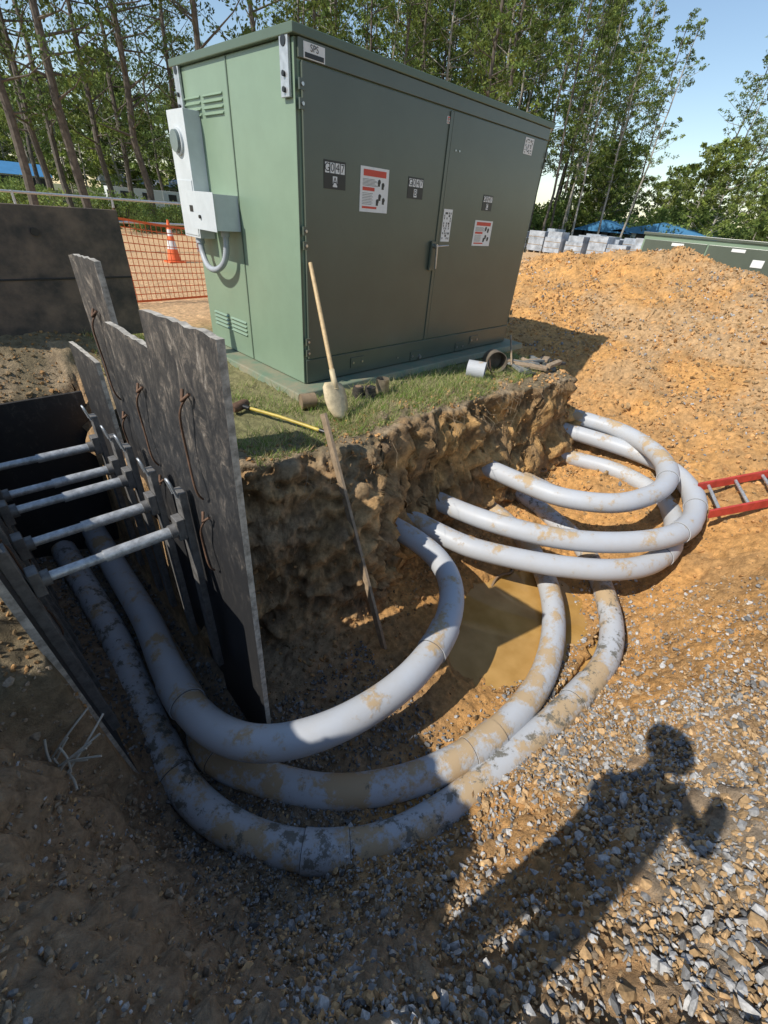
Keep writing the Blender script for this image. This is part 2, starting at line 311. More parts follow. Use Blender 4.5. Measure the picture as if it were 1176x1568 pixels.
conduit([(.45,4.4,-1.42),(.43,3,-1.42),(.38,2,-1.42),(.33,1.59,-1.42),(.48,1.27,-1.42),(.72,.94,-1.42),(1.04,.69,-1.41),(1.41,.52,-1.4),(1.87,.42,-1.4),(2.44,.43,-1.4),(3.01,.62,-1.4),(3.5,.95,-1.4),(3.83,1.40,-1.35),(3.96,1.83,-1.3),(3.98,2.5,-1.25)],PVm,(.33,.56))
conduit([(.17,4.4,-1.4),(.18,2.97,-1.4),(.14,2.37,-1.4),(.11,1.86,-1.4),(.12,1.48,-1.42),(.21,1.17,-1.43),(.37,.89,-1.43),(.59,.66,-1.43),(.88,.48,-1.43),(1.18,.38,-1.43),(1.53,.31,-1.43),(1.94,.24,-1.42),(2.45,.17,-1.41),(3.01,.15,-1.4),(3.49,.3,-1.4),(3.96,.63,-1.38),(4.3,1.02,-1.34),(4.46,1.52,-1.3),(4.55,2.04,-1.25),(4.55,2.6,-1.2)],PVd,(.28,.4,.62))
conduit([(5.75,2.6,-.6),(5.86,2.0,-.6),(5.90,1.45,-.6),(5.64,.96,-.6),(5.25,.67,-.62),(4.80,.60,-.65),(4.29,.79,-.7),(4.02,1.19,-.75),(3.97,1.6,-.78),(3.99,2.5,-.82)],PV,(.45,))
conduit([(5.55,2.6,-.75),(5.7,1.9,-.75),(5.78,1.26,-.75),(5.71,.74,-.76),(5.34,.38,-.78),(4.80,.22,-.8),(4.28,.28,-.8),(3.87,.57,-.85),(3.52,.97,-.88),(3.28,1.46,-.9),(3.21,1.95,-.95),(3.2,2.6,-1)],PV,(.42,.52))
conduit([(5.3,2.6,-1.05),(5.55,1.7,-1.02),(5.62,1.23,-1),(5.48,.74,-1),(5.09,.41,-1.),(4.56,.26,-1.01),(4.08,.29,-1.03),(3.68,.5,-1.03),(3.32,.89,-1.04),(3.01,1.39,-1.05),(2.88,1.76,-1.05),(2.8,2.6,-1.05)],PV,(.5,))
conduit([(4.9,1.5,-1.25),(4.7,1.85,-1.15),(4.5,2.4,-1.0)],PVm,())
# ---------------------------------------------------------------- transformer cabinet
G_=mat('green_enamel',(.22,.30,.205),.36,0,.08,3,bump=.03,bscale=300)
Gf=mat('green_enamel_shade_tone',(.098,.115,.086),.28,0,.12,2,bump=.03,bscale=300)  # body enamel darkened, shade of the front face put into the colour
GL=mat('green_lid',(.10,.14,.095),.42,0,.1,3)
WH=mat('white_label',(.75,.75,.72),.5,0,.08,30);RD=mat('red_label',(.6,.06,.03),.5,0,.1,30);BK=mat('black_label',(.015,.015,.015),.4,0,.3,30)
SS=mat('stainless',(.5,.5,.5),.3,.9,.2,30);GALV=mat('galvanised_steel',(.55,.57,.58),.45,.6,.25,25);BOXG=mat('meter_box_paint',(.58,.61,.61),.42,.0,.12,6)
GLS=mat('meter_glass',(.14,.17,.16),.08,0,.2,6);PVC=mat('pvc_conduit_small',(.4,.42,.44),.45,0,.15,8)
ug=empty('transformer_cabinet',(2.40,3.41,0))
def tobj(s,x,z,size,y=-.034,mtl=None,name='label_text',face='f'):
    cu=bpy.data.curves.new(name,'FONT');cu.body=s;cu.size=size;cu.align_x='CENTER';cu.align_y='CENTER';cu.space_line=.85
    o=bpy.data.objects.new(name,cu);COL.objects.link(o);o.parent=ug;o.location=(x,y,z);o.rotation_euler=(math.radians(90),0,0);cu.materials.append(mtl or BK);return o
Wd,Dp,Ht=3.5,1.84,2.47
m=MB();m.box((0,0,.08),(Wd,Dp,2.40));m.obj('body',[G_],ug,.008)
m=MB()
o_=.035
m.add([(-o_,-o_,2.402),(Wd+o_,-o_,2.402),(Wd+o_,Dp+o_,2.402),(-o_,Dp+o_,2.402),(-o_,-o_,2.455),(Wd+o_,-o_,2.455),(Wd+o_,Dp+o_,2.455),(-o_,Dp+o_,2.455),(.1,Dp/2,2.50),(Wd-.1,Dp/2,2.50)],
 [(0,3,2,1),(0,1,5,4),(1,2,6,5),(2,3,7,6),(3,0,4,7),(4,5,9,8),(5,6,9),(6,7,8,9),(7,4,8)]);m.obj('lid',[GL],ug,.006)
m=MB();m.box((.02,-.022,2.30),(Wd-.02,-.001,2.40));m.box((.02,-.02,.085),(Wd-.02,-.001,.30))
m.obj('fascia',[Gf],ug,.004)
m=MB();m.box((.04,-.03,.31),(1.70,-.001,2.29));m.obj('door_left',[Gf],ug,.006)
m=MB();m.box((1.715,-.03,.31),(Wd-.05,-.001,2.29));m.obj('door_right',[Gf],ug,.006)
m=MB();m.box((-.003,-.003,.09),(.018,-.0005,2.39),0);m.box((Wd-.018,-.003,.09),(Wd+.003,-.0005,2.39),0);m.obj('corner_trim',[GL],ug)
m=MB()
m.box((1.66,-.04,.32),(1.70,-.031,2.28))
for z in(2.12,1.27,.42):
    for dz in(-.05,.05):
        m.box((.005,-.045,z+dz-.03),(.05,-.031,z+dz+.03));m.tube([(.028,-.046,z+dz),(.028,-.056,z+dz)],.011,8,1)
        m.box((Wd-.04,-.045,z+dz-.03),(Wd-.005,-.031,z+dz+.03))
m.box((1.58,-.06,1.02),(1.66,-.041,1.28),0)
m.tube([(1.62,-.06,1.24),(1.62,-.1,1.24)],.02,12,1);m.tube([(1.62,-.095,1.24),(1.63,-.1,1.04)],[.014,.011],10,1);m.tube([(1.60,-.1,1.24),(1.80,-.1,1.25)],.008,8,1)
for (x,z) in((.65,.2),(1.56,.14),(2.7,.19),(2.4,.14)): 
    m.box((x-.09,-.03,z-.05),(x+.09,-.021,z+.05))
    for s in(-.06,.06): m.tube([(x+s,-.03,z),(x+s,-.038,z)],.012,8,1)
m.tube([(1.62,-.025,.12),(1.62,-.05,.12)],.02,10,1)
for (x,z) in((1.8,2.02),(1.86,2.02),(1.25,.16)): m.tube([(x,-.031,z),(x,-.036,z)],.008,8,1)
m.obj('hinges_and_handle',[Gf,SS],ug)
def label(x0,z0,x1,z1,kind):
    m=MB();m.box((x0,-.033,z0),(x1,-.0305,z1),0 if kind!='num' else 2)
    if kind=='warn':
        h=z1-z0;w=x1-x0
        m.box((x0+.1*w,-.0342,z1-.2*h),(x1-.1*w,-.0332,z1-.06*h),1)
        m.box((x0+.08*w,-.0342,z1-.52*h),(x0+.5*w,-.0332,z1-.44*h),1);m.box((x0+.08*w,-.0342,z0+.08*h),(x0+.6*w,-.0332,z0+.13*h),1)
        for k in range(6): m.box((x0+.08*w,-.0342,z1-(.27+.028*k)*h),(x0+(.5+.06*(k%3))*w,-.0332,z1-(.262+.028*k)*h),2)
        for k in range(8): m.box((x0+.08*w,-.0342,z1-(.58+.035*k)*h),(x0+(.45-.04*(k%2))*w,-.0332,z1-(.572+.035*k)*h),2)
        for q,(a,c_) in enumerate(((.66,.3),(.8,.36),(.7,.62),(.84,.7),(.62,.74))):
            m.tube([(x0+a*w,-.0342,z1-c_*h),(x0+a*w,-.0332,z1-c_*h)],.055*w,7,2);m.box((x0+(a-.05)*w,-.0340,z1-(c_+.1)*h),(x0+(a+.03)*w,-.0333,z1-(c_+.02)*h),2)
    if kind=='qr':
        rr=random.Random(3);w=(x1-x0)/10;h=(z1-z0)/13
        for i in range(1,9):
            for j in range(1,12):
                if rr.random()<.45:m.box((x0+i*w,-.0342,z0+j*h),(x0+i*w+w*.8,-.0332,z0+j*h+h*.8),2)
    m.obj('label',[WH,RD,BK],ug)
def tag(x0,z0,x1,z1,txt,let):
    label(x0,z0,x1,z1,'num');w=(x1-x0);m=MB()
    for k in range(4): m.box((x0+w*(.05+.235*k),-.0345,z0+(z1-z0)*.56),(x0+w*(.05+.235*k+.19),-.0335,z0+(z1-z0)*.92),0)
    m.box((x0+w*.40,-.0345,z0+(z1-z0)*.08),(x0+w*.60,-.0335,z0+(z1-z0)*.46),0);m.obj('label',[WH],ug)
    for k,ch in enumerate(txt): tobj(ch,x0+w*(.145+.235*k),z0+(z1-z0)*.74,(z1-z0)*.42,y=-.0352)
    tobj(let,x0+w*.5,z0+(z1-z0)*.27,(z1-z0)*.42,y=-.0352)
tag(.22,1.61,.44,1.79,'G047','A');tag(1.18,1.61,1.39,1.77,'G047','B');tag(2.38,1.58,2.56,1.72,'G047','C')
label(.60,1.48,.93,1.79,'warn');label(2.30,1.25,2.64,1.49,'warn');label(1.74,1.28,1.88,1.56,'qr');label(2.98,2.13,3.16,2.27,'qr')
label(1.62,2.19,1.68,2.24,'warn')
m=MB();m.box((.06,-.026,2.305),(.24,-.0225,2.385),0);m.box((.07,-.0275,2.31),(.23,-.0262,2.335),2);m.obj('label',[WH,RD,BK],ug);tobj('SPS',.15,2.36,.05,y=-.028)
m=MB();m.box((-.006,.91,.09),(-.0005,.925,2.395),1)
for (ya,yb,za,zb) in((1.02,1.86-.08,2.06,2.22),(1.0,1.72,.30,.46)):
    for i in range(2):
        y0=ya+(yb-ya)*i*.52;y1=y0+(yb-ya)*.44
        for j in range(4):
            z0=za+(zb-za)*j/4
            m.add([(-.001,y0,z0),(-.001,y1,z0),(-.016,y1,z0+.004),(-.016,y0,z0+.004),(-.001,y0,z0+.020),(-.001,y1,z0+.020)],[(0,3,2,1),(3,4,5,2),(0,4,3),(1,2,5)],0)
m.obj('side_louvres',[G_,GL],ug)
m=MB()
for y in(.08,1.76):
    m.box((-.03,y-.05,2.1),(-.008,y+.05,2.44));m.tube([(-.034,y,2.38),(-.0305,y,2.38)],.03,14,1)
    for z in(2.14,2.22): m.tube([(-.031,y,z),(-.045,y,z)],.016,8,1)
m.obj('lifting_lugs',[GALV,BK],ug,.003)
m=MB();m.box((-.155,1.46,.0+1.14),(-.001,1.80,2.10));m.box((-.162,1.48,1.16),(-.156,1.78,1.60));
m.tube([(-.155,1.63,1.88),(-.175,1.63,1.88)],.10,28,0);m.tube([(-.175,1.63,1.88),(-.20,1.63,1.88)],[.086,.08],28,1)
m.obj('meter_box',[BOXG,GLS],ug,.006)
m=MB();m.box((-.24,.93,1.24),(-.001,1.42,1.51));m.box((-.247,.915,1.23),(-.241,1.435,1.52));m.tube([(-.248,1.2,1.33),(-.262,1.2,1.33)],.015,10,1);m.box((-.2485,1.33,1.36),(-.2475,1.40,1.41),1)
m.obj('junction_box',[BOXG,BK],ug,.005)
P=spline([(-.10,1.05,1.24),(-.10,1.06,1.10),(-.11,1.12,.97),(-.12,1.28,.89),(-.12,1.45,.90),(-.10,1.58,1.0),(-.09,1.62,1.14)],.01)
m=MB();m.tube(P,[.026+.003*(i%2) for i in range(len(P))],14);m.tube([(-.10,1.05,1.19),(-.10,1.05,1.24)],.04,12);m.tube(P[-6:],.04,12);m.obj('flex_conduit',[PVC],ug)
m=MB();a,bq=.22,.2
m.add([(-a,-a,0),(Wd+a,-a,0),(Wd+a,Dp+a,0),(-a,Dp+a,0),(-a+.02,-a+.02,.075),(Wd+a-.02,-a+.02,.075),(Wd+a-.02,Dp+a-.02,.075),(-a+.02,Dp+a-.02,.075)],[(0,3,2,1),(4,5,6,7),(0,1,5,4),(1,2,6,5),(2,3,7,6),(3,0,4,7)])
m.obj('ground_sleeve',[mat('green_sleeve_dusty',(.15,.21,.14),.6,0,.5,6,c2=(.26,.23,.15))],ug,.01)
t2=empty('transformer_cabinet',(15,5.05,0))
m=MB();m.box((0,-3.2,.05),(2,0,1.5));m.box((-.04,-3.24,1.502),(2.04,.04,1.56),1);m.box((-.02,-1.58,.2),(-.001,-.05,1.4),1);m.box((-.02,-3.15,.2),(-.001,-1.62,1.4),1)
for y,z,w,h,k in((-.9,1.33,.3,.07,2),(-2.3,1.33,.3,.07,2),(-1.9,.85,.22,.25,2),(-2.8,1.1,.25,.16,2),(-.45,1.1,.2,.15,3),(-.9,.8,.2,.16,2)): m.box((-.03,y-w/2,z-h/2),(-.0205,y+w/2,z+h/2),k)
m.obj('body',[G_,Gf,WH,BK],t2,.01)
# ---------------------------------------------------------------- trench shoring
def plymat():
    m,t,b=nt('worn_panel_shaded_low');tc=N(t,'ShaderNodeTexCoord');mp=N(t,'ShaderNodeMapping');mp.inputs['Scale'].default_value=(6,6,3.4);L(t,tc.outputs['Object'],mp.inputs[0])
    n=N(t,'ShaderNodeTexNoise',i_Scale=2.6,i_Detail=13.,i_Roughness=.85,i_Distortion=.6);L(t,mp.outputs[0],n.inputs['Vector'])
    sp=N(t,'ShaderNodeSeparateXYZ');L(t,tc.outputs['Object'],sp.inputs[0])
    mr=N(t,'ShaderNodeMapRange');mr.inputs['From Min'].default_value=-.4;mr.inputs['From Max'].default_value=1.0;mr.inputs['To Min'].default_value=-.10;mr.inputs['To Max'].default_value=.028;L(t,sp.outputs['Z'],mr.inputs['Value'])  # height fade over the wear: trench shade painted dark below, lit face paler above
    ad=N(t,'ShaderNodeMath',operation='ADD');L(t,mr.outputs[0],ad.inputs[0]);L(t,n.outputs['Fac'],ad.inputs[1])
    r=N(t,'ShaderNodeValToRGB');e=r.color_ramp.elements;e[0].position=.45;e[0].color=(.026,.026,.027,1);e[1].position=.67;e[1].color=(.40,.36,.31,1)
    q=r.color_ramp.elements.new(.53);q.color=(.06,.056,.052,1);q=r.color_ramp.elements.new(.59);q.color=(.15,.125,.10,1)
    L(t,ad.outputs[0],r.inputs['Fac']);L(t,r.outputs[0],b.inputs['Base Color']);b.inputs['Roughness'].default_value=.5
    bp=N(t,'ShaderNodeBump',i_Strength=.3,i_Distance=.004);L(t,n.outputs['Fac'],bp.inputs['Height']);L(t,bp.outputs[0],b.inputs['Normal']);return m
PL=plymat();RUST=mat('rusty_steel',(.18,.10,.06),.8,.2,.5,20,bump=.3);ALU=mat('aluminium',(.62,.63,.62),.45,.5,.45,30,bump=.1)
EDGE=mat('plywood_edge',(.55,.50,.42),.85,0,.6,25)
WOODD=mat('steel_rail_dark',(.24,.23,.215),.55,.4,.5,20)
def panel(pts_bot,pts_top,th=.028,rope=True,side=1):
    (x0,y0,z0),(x1,y1,z1)=pts_bot;(a0,b0,c0),(a1,b1,c1)=pts_top
    m=MB();n=8
    def P(u,v,o):
        x=(x0*(1-u)+x1*u)*(1-v)+(a0*(1-u)+a1*u)*v;y=(y0*(1-u)+y1*u)*(1-v)+(b0*(1-u)+b1*u)*v;z=(z0*(1-u)+z1*u)*(1-v)+(c0*(1-u)+c1*u)*v
        return (x+o,y,z)
    tr_=random.Random(int(y0*100));K=14
    front=[P(0,0,0)]+[P(1,0,0)]+[P(1-k/K,1-(.004*tr_.random() if 0<k<K else .004),0) for k in range(K+1)]
    back=[(p[0]+th,p[1],p[2]) for p in front];q=len(front)
    m.add(front+back,[tuple(range(q))[::-1],tuple(range(q,2*q))],0)
    m.add(front+back,[(i,(i+1)%q,q+(i+1)%q,q+i) for i in range(q)],2)
    if rope:
        o=-.012 if side>0 else th+.012
        for (u,va,vb) in((.45,.90,.72),(.5,.68,.55)):
            A=Vector(P(u,va,o));B=Vector(P(u+.05,vb,o))
            pts=spline([A,A+Vector((-.03*side,.02,-.05)),(A+B)/2+Vector((-.02*side,.04,0)),B+Vector((-.03*side,-.02,.05)),B],.02);m.tube(pts,.005,6,1)
            m.tube([A+Vector((0,-.03,.02)),A+Vector((-.02*side,0,-.01)),A+Vector((0,.03,.02))],.007,6,1)
    return m.obj('trench_end_dark_sheet',[PL,RUST,EDGE])
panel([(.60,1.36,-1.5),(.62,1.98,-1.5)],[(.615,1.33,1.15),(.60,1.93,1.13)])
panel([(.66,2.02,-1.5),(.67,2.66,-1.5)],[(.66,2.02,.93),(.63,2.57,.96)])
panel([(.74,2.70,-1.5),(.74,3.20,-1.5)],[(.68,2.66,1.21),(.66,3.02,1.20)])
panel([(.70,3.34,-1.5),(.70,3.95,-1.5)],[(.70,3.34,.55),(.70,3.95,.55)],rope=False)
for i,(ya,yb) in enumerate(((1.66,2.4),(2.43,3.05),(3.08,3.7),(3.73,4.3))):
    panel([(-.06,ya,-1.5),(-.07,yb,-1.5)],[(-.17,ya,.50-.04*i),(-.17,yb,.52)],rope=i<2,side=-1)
m=MB();m.box((-.20,4.31,-1.5),(.74,4.34,.05));m.obj('trench_end_dark_sheet',[PL])  # dark sheet added across the trench end to stand in for its shade
for k,(y,z) in enumerate(((1.84,.16),(2.22,.10),(2.56,.10),(2.82,.06),(3.20,.06))):
    e=empty('trench_shore',(0,y,z));m=MB()
    for zz in(0,):
        xl=-.105
        m.tube([(xl+.06,0,zz),(.53,0,zz-.01)],.022,14,0);m.tube([(xl+.30,0,zz-.005),(.50,0,zz-.01)],.028,14,0)
        m.tube([(xl+.04,0,zz),(xl+.10,0,zz)],.035,12,1);m.tube([(.48,0,zz-.01),(.545,0,zz-.01)],.035,12,1)
        for x in(xl+.05,.53): m.box((x-.02,-.035,zz-.06),(x+.02,.035,zz+.06),1)
    m.obj('cylinders',[ALU,WOODD],e,.004)
    m=MB()
    m.box((.55,-.035,-1.1),(.585,.035,.20),0)
    vs=[]
    for (zz,x) in((-1.1,-.07),(.20,-.135)): vs+=[(x,-.035,zz),(x+.045,-.035,zz),(x+.045,.035,zz),(x,.035,zz)]
    m.add(vs,[(0,3,2,1),(4,5,6,7),(0,1,5,4),(1,2,6,5),(2,3,7,6),(3,0,4,7)])
    for x in(.545,-.10): m.tube(spline([(x,-.025,.18),(x-.02,-.02,.27),(x-.02,.02,.27),(x,.025,.18)],.01),.007,6,1)
    m.obj('rails',[WOODD,GALV],e,.004)
m=MB();m.box((-.05,4.98,.30),(1.56,5.03,1.33));m.tube([(.9,4.975,1.15),(.9,4.965,1.15)],.03,14,1);m.box((-.05,4.972,.8),(1.56,4.979,.815),1)
m.obj('steel_plate',[mat('plate_rust',(.20,.14,.10),.75,.1,.6,4,c2=(.06,.05,.042),bump=.3,bscale=30),BK],bevel=.004)
# ---------------------------------------------------------------- tools
WOOD=mat('ash_handle',(.60,.42,.21),.55,0,.25,30);YEL=mat('yellow_fibreglass',(.6,.45,.08),.4,0,.3,10);BLAD=mat('shovel_blade',(.68,.55,.33),.6,.1,.35,20);TAN=mat('lath_wood',(.38,.28,.18),.8,0,.4,20)
sh=empty('shovel');A=Vector((2.45,3.345,1.10));B=Vector((2.28,2.83,.34));d=(B-A).normalized()
m=MB();m.tube([A,A.lerp(B,.5),B],[.017,.019,.019],12);m.obj('handle',[WOOD],sh)
m=MB();m.tube([B-d*.05,B+d*.12],[.023,.026],12)
side=d.cross(Vector((0,1,0))).normalized();nn=side.cross(d).normalized();rows=[(.06,.09),(.10,.12),(.2,.125),(.28,.11),(.34,.065),(.37,.01)]
vs=[]
for (t_l,w) in rows:
    for s in(-1,-.5,0,.5,1): vs.append(B+d*t_l+side*w*s+nn*(.03*(s*s)-.01))
nr=len(rows);fs=[(i*5+j,i*5+j+1,(i+1)*5+j+1,(i+1)*5+j) for i in range(nr-1) for j in range(4)]
m.add(vs,fs,0,True);o=m.obj('blade',[BLAD],sh);o.modifiers.new('s','SOLIDIFY').thickness=.004
hm=empty('sledgehammer');z0=hz(1.7,3.2)
m=MB();m.tube([(1.66,3.30,z0+.06),(1.80,2.92,.055),(1.97,2.45,.03)],[.015,.013,.015],10,0);m.tube([(1.66,3.30,z0+.06),(1.69,3.2,z0+.06)],.02,10,1);m.tube([(1.93,2.56,.036),(1.97,2.45,.03)],.018,10,1)
m.tube([(1.57,3.27,z0+.06),(1.60,3.28,z0+.06),(1.70,3.32,z0+.06),(1.74,3.33,z0+.06)],[.03,.042,.042,.03],8,2);m.obj('tool',[YEL,BK,RUST],hm)
m=MB();a=Vector((1.80,2.34,.28));b_=Vector((1.70,1.44,-1.38));dd=(b_-a).normalized();q=Matrix.Translation(a)@dd.to_track_quat('Z','X').to_matrix().to_4x4();m.box((-.033,-.012,0),(.033,.012,(b_-a).length),0,q);m.obj('wooden_stake',[TAN],bevel=.002)
def hollow(m,c,ax,r,h,mt=0,th=.006,n=24,bottom=True):
    c=Vector(c);ax=Vector(ax).normalized();m.tube([c,c+ax*h],r,n,mt,caps=False);m.tube([c+ax*h,c],r-th,n,mt,caps=False)
    u=ax.orthogonal().normalized();w=ax.cross(u);v=[]
    for rr in(r,r-th):
        for j in range(n):
            a=2*math.pi*j/n;v.append(c+ax*h+(u*math.cos(a)+w*math.sin(a))*rr)
    m.add(v,[(j,(j+1)%n,n+(j+1)%n,n+j) for j in range(n)],mt)
    if bottom: m.add([p-ax*(h*.98) for p in v[:n]],[tuple(range(n))],mt)
z0=hz(2.98,2.95);m=MB();hollow(m,(2.98,2.93,z0),(0,0,1),.065,.14);m.tube([(2.98,2.93,z0),(2.98,2.93,z0+.11)],.058,20,1);m.obj('paint_can',[mat('tin',(.45,.36,.25),.4,.5,.5,20),BK])
for (x,y) in((2.70,2.97),(2.79,2.90)):
    z0=hz(x,y);m=MB()
    for k in range(3): m.tube([(x,y,z0+.001+.035*k),(x,y,z0+.033+.035*k)],.06-.004*k,20,0)
    m.tube([(x,y,z0+.1),(x,y,z0+.108)],.03,16,1);m.obj('tape_roll',[mat('tape',(.07,.06,.05),.5,0,.3,30),mat('card',(.3,.2,.12),.8)])
z0=hz(2.2,3.02);m=MB();hollow(m,(2.10,3.05,z0+.075),(1,-.3,0),.065,.13,0,.012);m.obj('cable_reel_tube',[mat('cardboard',(.28,.20,.12),.85,0,.3,20)])
z0=hz(4.36,2.75);m=MB();hollow(m,(4.28,2.85,z0+.08),(.5,-1,.0),.1,.2,0,.01,bottom=False);m.obj('pvc_offcut',[PV])
z0=hz(4.75,2.7);m=MB();hollow(m,(4.78,2.86,z0+.12),(-.7,-.8,.12),.12,.22,0,.006);m.tube(spline([(4.50,2.72,z0+.2),(4.45,2.62,z0+.05),(4.62,2.54,z0+.03),(4.75,2.62,z0+.05)],.02),.004,6,1);m.obj('bucket',[mat('old_bucket',(.24,.2,.15),.6,.3,.5,12),RUST])
m=MB();rr=random.Random(5)
for i in range(20):
    x=4.95+rr.random()*.7;y=2.35+rr.random()*.35;z=hz(x,y)+.01+rr.random()*.05;M=Matrix.Translation((x,y,z))@Matrix.Rotation(rr.random()*3,4,'Z')@Matrix.Rotation(rr.uniform(-.3,.3),4,'X');l=rr.uniform(.06,.2)
    m.box((-l,-.03-rr.random()*.03,0),(l,.03,.02+.03*rr.random()),i%3,M)
m.tube([(5.0,2.7,.05),(5.35,3.0,.3)],.012,8,1)
m.obj('scrap_pile',[mat('grey_rag',(.22,.23,.22),.9,0,.5,15),TAN,mat('dark_plastic',(.05,.05,.05),.5)],bevel=.006)
LR=mat('red_fibreglass',(.55,.06,.04),.5,0,.35,12);ld=empty('ladder')
a=Vector((5.34,.36,-.70));b_=Vector((4.86,.13,-.72));d=Vector((.78,-.60,.22)).normalized();m=MB();up=Vector((0,0,1))
wv=(b_-a).normalized();up=wv.cross(d).normalized()
if up.z<0: up=-up
def rail(o,m):
    v=[o+wv*sx*.015+up*sz*.045 for sx,sz in((-1,-1),(1,-1),(1,1),(-1,1))];v2=[p+d*2.6 for p in v]
    m.add(v+v2,[(3,2,1,0),(4,5,6,7),(0,1,5,4),(1,2,6,5),(2,3,7,6),(3,0,4,7)])
for o in(a,b_):rail(o,m)
m.obj('rails',[LR],ld,.004)
m=MB()
for k in range(9): m.tube([a+d*(.12+.3*k),b_+d*(.12+.3*k)],.016,10)
m.obj('rungs',[ALU],ld)
DR=mat('dry_twig',(.50,.45,.36),.85,0,.3,30);m=MB();rr=random.Random(11)
for i in range(14):
    p=Vector((-.27+rr.uniform(-.05,.05),1.46+rr.uniform(-.05,.05),hz(-.27,1.46)+.08));q=p+Vector((rr.uniform(-.05,.2),rr.uniform(-.14,.1),rr.uniform(.02,.16)))
    m.tube(spline([p,(p+q)/2+Vector((rr.uniform(-.02,.02),rr.uniform(-.02,.02),.015)),q],.02),.005,6)
m.obj('dry_branch',[DR])
m=MB();rr=random.Random(4)
for (x,y,l) in((3.05,1.3,.5),(3.4,1.35,.4),(4.55,1.75,.4),(4.8,1.9,.35)):
    z=hz(x,y)+.06;m.tube(spline([(x,y,z),(x+l*.4,y+.05,z+.08),(x+l*.8,y-.02,z+.05),(x+l,y+.08,z+.1)],.03),.013,7)
for (x,y) in((1.25,-.25),(1.35,-.45),(.9,-.2)):
    P=[(x+k*.06,y+.3*k*.06*rr.uniform(-1,1),hz(x+k*.06,y)+.035) for k in range(7)];m.tube(spline(P,.02),.003,6)
m.obj('exposed_roots',[mat('root',(.25,.17,.10),.9)])
m=MB();rr=random.Random(9)
for i in range(36):
    x=rr.uniform(1.2,5.6);y=2.18+rr.uniform(-.1,.12);z=hz(x,y+.2)-.02
    m.tube([(x,y+.05,z),(x+rr.uniform(-.08,.08),y-.05,z-rr.uniform(.02,.05)),(x+rr.uniform(-.14,.14),y-.1,z-rr.uniform(.04,.15))],.0013,4)
m.obj('grass_roots',[mat('root_fine',(.34,.25,.15),.9)])
# ---------------------------------------------------------------- grass
def grass(n,f,name='grass'):
    x,y=f(n);h,mm,ss=height(x,y);k=(ss>.06);x,y,h=x[k],y[k],h[k]
    k=(fbm(x*2.5,y*2.5,o=3)+RS.uniform(-.5,.5,len(x)))>-.12;x,y,h=x[k],y[k],h[k]
    k=~((x>2.2)&(x<6.1)&(y>3.2)&(y<5.45));x,y,h=x[k],y[k],h[k];n=len(x)
    a=RS.uniform(0,6.28,n);l=RS.uniform(.025,.11,n)*(.5+.5*RS.uniform(0,1,n));w=.003;le=RS.uniform(.3,1.2,n)*l;b=RS.uniform(0,6.28,n)
    p=np.stack([x,y,h-.004],1);s=np.stack([np.cos(a)*w,np.sin(a)*w,0*a],1);tip=p+np.stack([np.cos(b)*le,np.sin(b)*le,l],1)
    VV=np.stack([p-s,p+s,tip],1).reshape(-1,3);FF=np.arange(3*n).reshape(n,3)
    c=np.where((RS.uniform(0,1,n)<.55)[:,None],np.array([.24,.35,.07]),np.array([.55,.48,.25]))*RS.uniform(.6,1.2,(n,1))
    npmesh(name,VV,FF,[attrmat('grass_blade',.7,5,0,0,trans=.35)],np.repeat(c,3,0))
grass(66000,lambda n:(np.r_[RS.uniform(1.3,6.0,n//2),RS.uniform(1.0,2.3,n//2)],np.r_[2.38+np.abs(RS.normal(0,.45,n//2)),RS.uniform(2.7,7.5,n//2)]))
# ---------------------------------------------------------------- trees
LEAF=attrmat('leaf',.6,.6,0,0,trans=.4);BARK=mat('bark',(.15,.125,.10),.9,0,.5,6);BARKP=mat('bark_pale',(.42,.38,.32),.9,0,.45,5)
def leafmesh(cs,rad,per,size,rs,base):
    n=len(cs)*per;c=np.repeat(cs,per,0);r=np.repeat(rad,per)
    off=rs.normal(size=(n,3));off/=np.linalg.norm(off,axis=1)[:,None];off*=(rs.uniform(0,1,n)**.45*r)[:,None];off[:,2]*=.6
    p=c+off;u=rs.normal(size=(n,3));u/=np.linalg.norm(u,axis=1)[:,None];v=np.cross(u,rs.normal(size=(n,3)));v/=np.linalg.norm(v,axis=1)[:,None]
    s=size*rs.uniform(.5,1.2,n)[:,None];VV=np.stack([p-u*s,p+v*s*.45,p+u*s,p-v*s*.45],1).reshape(-1,3)
    cb=np.repeat(rs.uniform(.6,1.35,len(cs)),per)*rs.uniform(.7,1.3,n)
    yl=np.repeat(rs.uniform(0,1,len(cs)),per)[:,None]
    cc=(np.array(base)*(1-yl*.4)+np.array((base[0]*1.9,base[1]*1.35,base[2]))*yl*.4)*cb[:,None]
    return VV,np.arange(4*n).reshape(n,4),np.repeat(cc,4,0)
